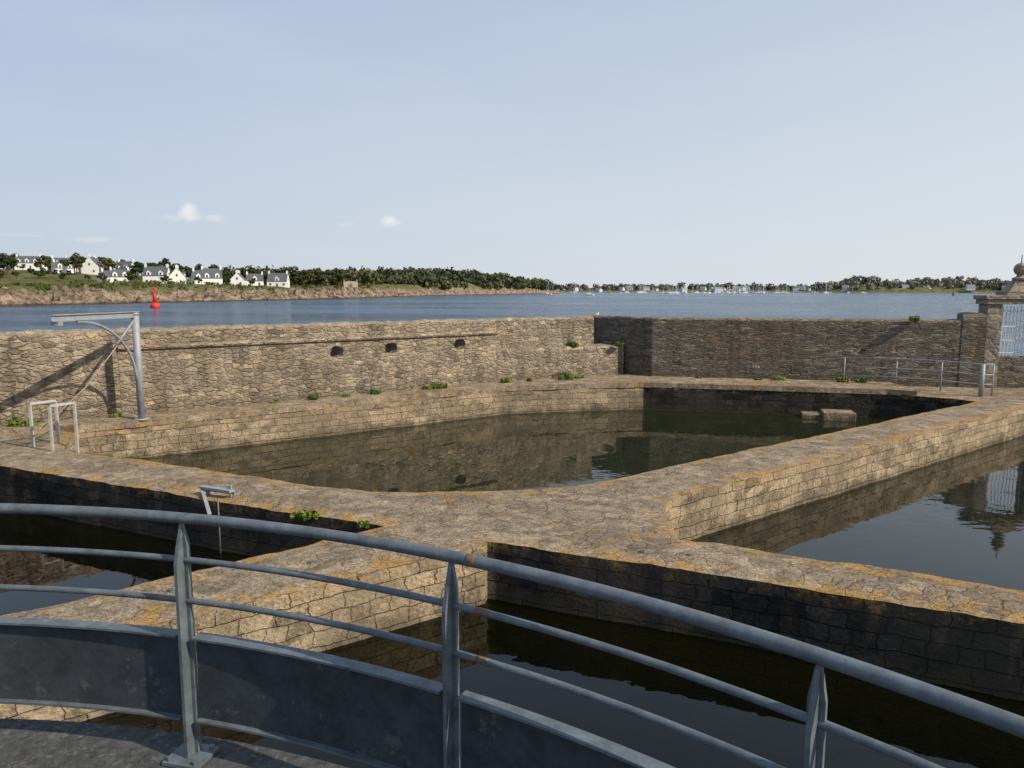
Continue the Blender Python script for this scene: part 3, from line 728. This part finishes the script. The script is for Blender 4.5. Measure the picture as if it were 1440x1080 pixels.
for u,Y in TR: tree(*uy(u,Y),s=1.0 if u<330 else 1.05)
for _ in range(60):
    u=random.uniform(-40,470); Y=random.uniform(430,540); x,y=uy(u,Y)
    if min(math.dist((x,y),(a[0],a[1])) for a in H)<11: continue
    tree(x,y,.9)
for u,Y in [(10,385),(30,380),(52,388),(70,392),(95,385),(130,388),(8,365),(60,370),(84,400),(104,402),(188,375),(236,385),(283,383),(240,380),(197,380),(322,388),(150,385),(358,400),(20,425),(40,440)]: tree(*uy(u,Y),s=.5)
bl=[]
for _ in range(950):
    s=random.uniform(60,620); d=random.uniform(18,85)*random.uniform(.7,1); px,py=Spt(s); x=px+IN.x*d; y=py+IN.y*d
    if min(math.dist((x,y),(a[0],a[1])) for a in H)<8: continue
    if noise.noise(Vector((x*.03,y*.03,4)))<-.1: continue
    r=random.uniform(.5,1.5); z=tz(s,d,x,y); bl.append((x,y,z+r*.3,r*1.5,r*.8))
leaves('coastal_shrubs',bl,leafB,.33,40)
def wood(name,pts,mat,size,per,hz):
    b=[]
    for (x,y,z) in pts:
        hT=hz*random.uniform(.5,1.35)
        for _ in range(3):
            r=hT*random.uniform(.18,.38); b.append((x+random.uniform(-1,1)*hT*.3,y+random.uniform(-1,1)*hT*.3,z+hT*random.uniform(.3,.8),r*1.2,r))
        b.append((x,y,z+hT*.25,hT*.4,hT*.28))
    return leaves(name,b,mat,size,per)
pts=[]
for _ in range(260):
    s=random.uniform(470,720); d=random.uniform(24,130); px,py=Spt(s); x=px+IN.x*d; y=py+IN.y*d; pts.append((x,y,ctrl(x,y)-.5))
wood('distant_woodland',pts,leafF,1.0,26,9)
pts=[]
for _ in range(620):
    s=random.uniform(700,cum[-1]-330); d=random.uniform(9,150); px,py=Spt(s); x=px+IN.x*d; y=py+IN.y*d; z=prof(d,ctrl(x,y)); pts.append((x,y,z-.5))
wood('distant_woodland',pts,leafF,1.5,24,12)

# ---------------------------------------------------------------- far shores
def mound(name,x0,x1,yc,dep,h,seed):
    V=[];nx=90;ny=10
    for i in range(nx+1):
        x=x0+(x1-x0)*i/nx; e=min(1,min(i,nx-i)/8+.05)
        for j in range(ny+1):
            t=j/ny; y=yc-dep/2+dep*t+25*noise.noise(Vector((x*.01,seed,0)))
            z=-1.8+(h*(1+.5*noise.noise(Vector((x*.006,seed,2))))+1.8)*e*math.sin(math.pi*min(1,t*1.0))**.6 if 0<t<1 else -2
            V.append((x,y,z))
    F=[(i*(ny+1)+j,(i+1)*(ny+1)+j,(i+1)*(ny+1)+j+1,i*(ny+1)+j+1) for i in range(nx) for j in range(ny)]
    return obj(name,V,F,farT)
mound('far_shore_terrain',40,1300,1950,300,6,1.3)
mound('headland_terrain',600,1700,1500,240,12,5.1)
pts=[]
for _ in range(480):
    x=random.uniform(60,1290); pts.append((x,random.uniform(1830,2050),4+5*noise.noise(Vector((x*.008,3,0)))))
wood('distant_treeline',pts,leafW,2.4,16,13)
pts=[]
for _ in range(620):
    x=random.uniform(625,1650); y=random.uniform(1390,1570); e=min(1,(x-600)/90)
    pts.append((x,y,(11 if y>1440 else 5)*e*(1+.9*noise.noise(Vector((x*.012,5.1,2))))-1))
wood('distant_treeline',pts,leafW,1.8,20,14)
random.seed(4)
for i in range(30):
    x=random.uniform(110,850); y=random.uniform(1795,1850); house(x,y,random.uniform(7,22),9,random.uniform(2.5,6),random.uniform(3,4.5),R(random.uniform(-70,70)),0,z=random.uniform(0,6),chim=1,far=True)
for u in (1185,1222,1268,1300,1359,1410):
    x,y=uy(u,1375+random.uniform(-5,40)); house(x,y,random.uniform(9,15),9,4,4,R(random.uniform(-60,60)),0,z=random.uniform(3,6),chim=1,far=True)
mb=MB(); mb.rev((0,0,0),[(4,0),(3.4,14),(4,14.1),(4,15),(2.2,15.1),(2.2,18),(.3,20.5)],14); o=mb.make('lighthouse',whiteH,True); o.location=(708,1790,0)

# moored sailboats
mb=MB(); hullp=[]
n=9
for i in range(n+1):
    t=i/n; x=-4.5+9*t; wd=1.5*math.sin(math.pi*min(1,.18+.82*(1-t)) )**.7 if t<1 else .02
    hullp.append([(x,-wd,1.0+.25*t*t),(x,-wd*.55,-.2),(x,wd*.55,-.2),(x,wd,1.0+.25*t*t)])
vs=[p for r in hullp for p in r]; fs=[(i*4+k,(i+1)*4+k,(i+1)*4+(k+1)%4,i*4+(k+1)%4) for i in range(n) for k in range(4)]+[(3,2,1,0)]
mb.add(vs,fs); mb.box(-2.2,1.4,-.75,.75,1.05,1.65); mb.tube([(.6,0,1.2),(.6,0,13.5)],[.13,.09],6); mb.tube([(.6,0,2.2),(-3.4,0,2.3)],.16,6); mb.tube([(.6,-1,9),(.6,1,9)],.06,5)
mb.tube([(4.4,0,1.3),(.6,0,13)],.04,4); mb.tube([(-4.3,0,1.1),(.6,0,13.4)],.04,4)
bo=mb.make('moored_sailboat',hullM)
random.seed(12)
for i in range(95):
    if random.random()<.75: u=random.gauss(1010,70)
    else: u=random.uniform(800,1240)
    Y=random.uniform(1050,1600); x,y=uy(u,Y)
    o=bo if i==0 else bpy.data.objects.new('moored_sailboat',bo.data)
    if i: COL.objects.link(o)
    k=random.uniform(.6,1.25); o.scale=(k,k,k); o.location=(x,y,-1.5); o.rotation_euler[2]=random.uniform(-.5,.5)+random.choice([0,.9])
for u,Y in ((828,700),(770,820)):
    o=bpy.data.objects.new('moored_sailboat',bo.data); COL.objects.link(o); x,y=uy(u,Y); o.location=(x,y,-1.5)

def buoy(x,y,k,mat,nm):
    e=empty(nm,(x,y,-1.5)); mb=MB()
    mb.rev((0,0,0),[(1.0*k,-.3),(1.15*k,.2),(1.15*k,.9*k),(.75*k,1.25*k),(.5*k,1.4*k)],16); mb.rev((0,0,0),[(.5*k,1.4*k),(.42*k,3.0*k),(.3*k,3.9*k)],14)
    mb.make('body',mat,True,e)
    mb=MB(); mb.tube([(0,0,3.9*k),(0,0,4.4*k)],.06*k,6); mb.rev((0,0,4.4*k),[(.34*k,0),(.34*k,.75*k)],12); mb.tube([(0,0,5.15*k),(0,0,5.6*k)],.1*k,6); mb.make('topmark',mat,False,e)
buoy(-100.8,210,1.1,redM,'red_channel_buoy')
x,y=uy(1336,700); buoy(x,y,1.1,greenM,'green_channel_buoy')

mb=MB(); mb.tube([(.26,0,.22),(.2,0,.23),(.16,0,.235),(.11,0,.225),(.05,0,.17),(-.05,0,.14),(-.15,0,.13),(-.27,0,.13)],[.006,.012,.035,.03,.05,.06,.04,.012],10)
mb.tube([(0,.02,.12),(0,.02,0)],.005,5); mb.tube([(0,-.02,.12),(0,-.02,0)],.005,5)
gu=mb.make('seagull',gullM,True); gu.location=(3.45,29.95,2.45); gu.rotation_euler[2]=.9; gu.scale=(.6,.6,.6)

# ---------------------------------------------------------------- light, sky, camera
el=R(38); sv=Vector((.90,-.436,0)).normalized()*math.cos(el)+Vector((0,0,math.sin(el)))
L=bpy.data.lights.new('sun','SUN'); L.energy=5.0; L.angle=R(.5); L.color=(1,.885,.71)
lo=bpy.data.objects.new('sun',L); COL.objects.link(lo); lo.rotation_euler=sv.to_track_quat('Z','Y').to_euler()
w=bpy.data.worlds.new('World'); sc.world=w; w.use_nodes=True; nt=w.node_tree; nt.nodes.clear()
sky=N(nt,'ShaderNodeTexSky',sky_type='NISHITA'); sky.sun_disc=False; sky.sun_elevation=el; sky.sun_rotation=math.atan2(.90,-.436)
sky.air_density=1.0; sky.dust_density=1.0; sky.ozone_density=1.5; sky.altitude=0
gen=N(nt,'ShaderNodeTexCoord').outputs['Generated']
gz=SEPZ(nt,gen)
side=N(nt,'ShaderNodeVectorMath',{0:gen,1:(.88,.30,-.1)},operation='DOT_PRODUCT').outputs['Value']
haze=MIX(nt,MR(nt,side,-.5,.95,0,1,False),(4.5,5.1,6.2),(6.8,7.1,7.3))
hazeup=MIX(nt,MR(nt,side,-.5,.95,0,1,False),(3.5,4.6,6.7),(5.1,6.0,7.2))
hz=MIX(nt,MR(nt,gz,.0,.5,0,1,False),haze,hazeup)
colr=MIX(nt,MR(nt,gz,.0,.6,.92,.7,False),sky.outputs[0],hz)
# faint uneven veil of high cloud
veil=NZ(nt,VM(nt,'MULTIPLY',gen,(1.2,1.2,5)),1.3,4,.55)
colr=MIX(nt,MR(nt,veil,.45,.7,0,.14),colr,(6.4,6.7,7.1))
def cloud(px,pz,wd,ht,dens_):
    d=Vector((px,1.02,pz)).normalized()
    nzv=NZ(nt,gen,55,4,.65,True)
    wv=VM(nt,'ADD',gen,VM(nt,'MULTIPLY',VM(nt,'SUBTRACT',nzv,(.5,.5,.5)),(wd*1.4,wd*1.4,ht*1.6)))
    q=VM(nt,'MULTIPLY',VM(nt,'SUBTRACT',wv,tuple(d)),(1/wd,1/wd,1/ht))
    ln=N(nt,'ShaderNodeVectorMath',{0:q},operation='LENGTH').outputs['Value']
    return M(nt,'MULTIPLY',MR(nt,ln,.2,1.0,1,0),dens_)
for a in [(-.436,.105,.017,.014,.8),(-.402,.097,.018,.007,.4),(-.455,.097,.035,.006,.2),(-.166,.093,.016,.010,.75),(-.225,.088,.016,.004,.2),(-.57,.068,.03,.005,.3),(-.66,.074,.035,.003,.15)]:
    colr=MIX(nt,cloud(*a),colr,(7.6,7.6,7.6))
bg=N(nt,'ShaderNodeBackground',{'Color':colr,'Strength':.115})
N(nt,'ShaderNodeOutputWorld',{'Surface':bg.outputs[0]})
cam=bpy.data.cameras.new('camera'); cam.sensor_width=36; cam.lens=26.0; cam.clip_end=30000; cam.clip_start=.05
co_=bpy.data.objects.new('camera',cam); COL.objects.link(co_); co_.location=(0,0,3.5); co_.rotation_euler=(math.pi/2-math.atan(132/1040),0,0)
sc.camera=co_
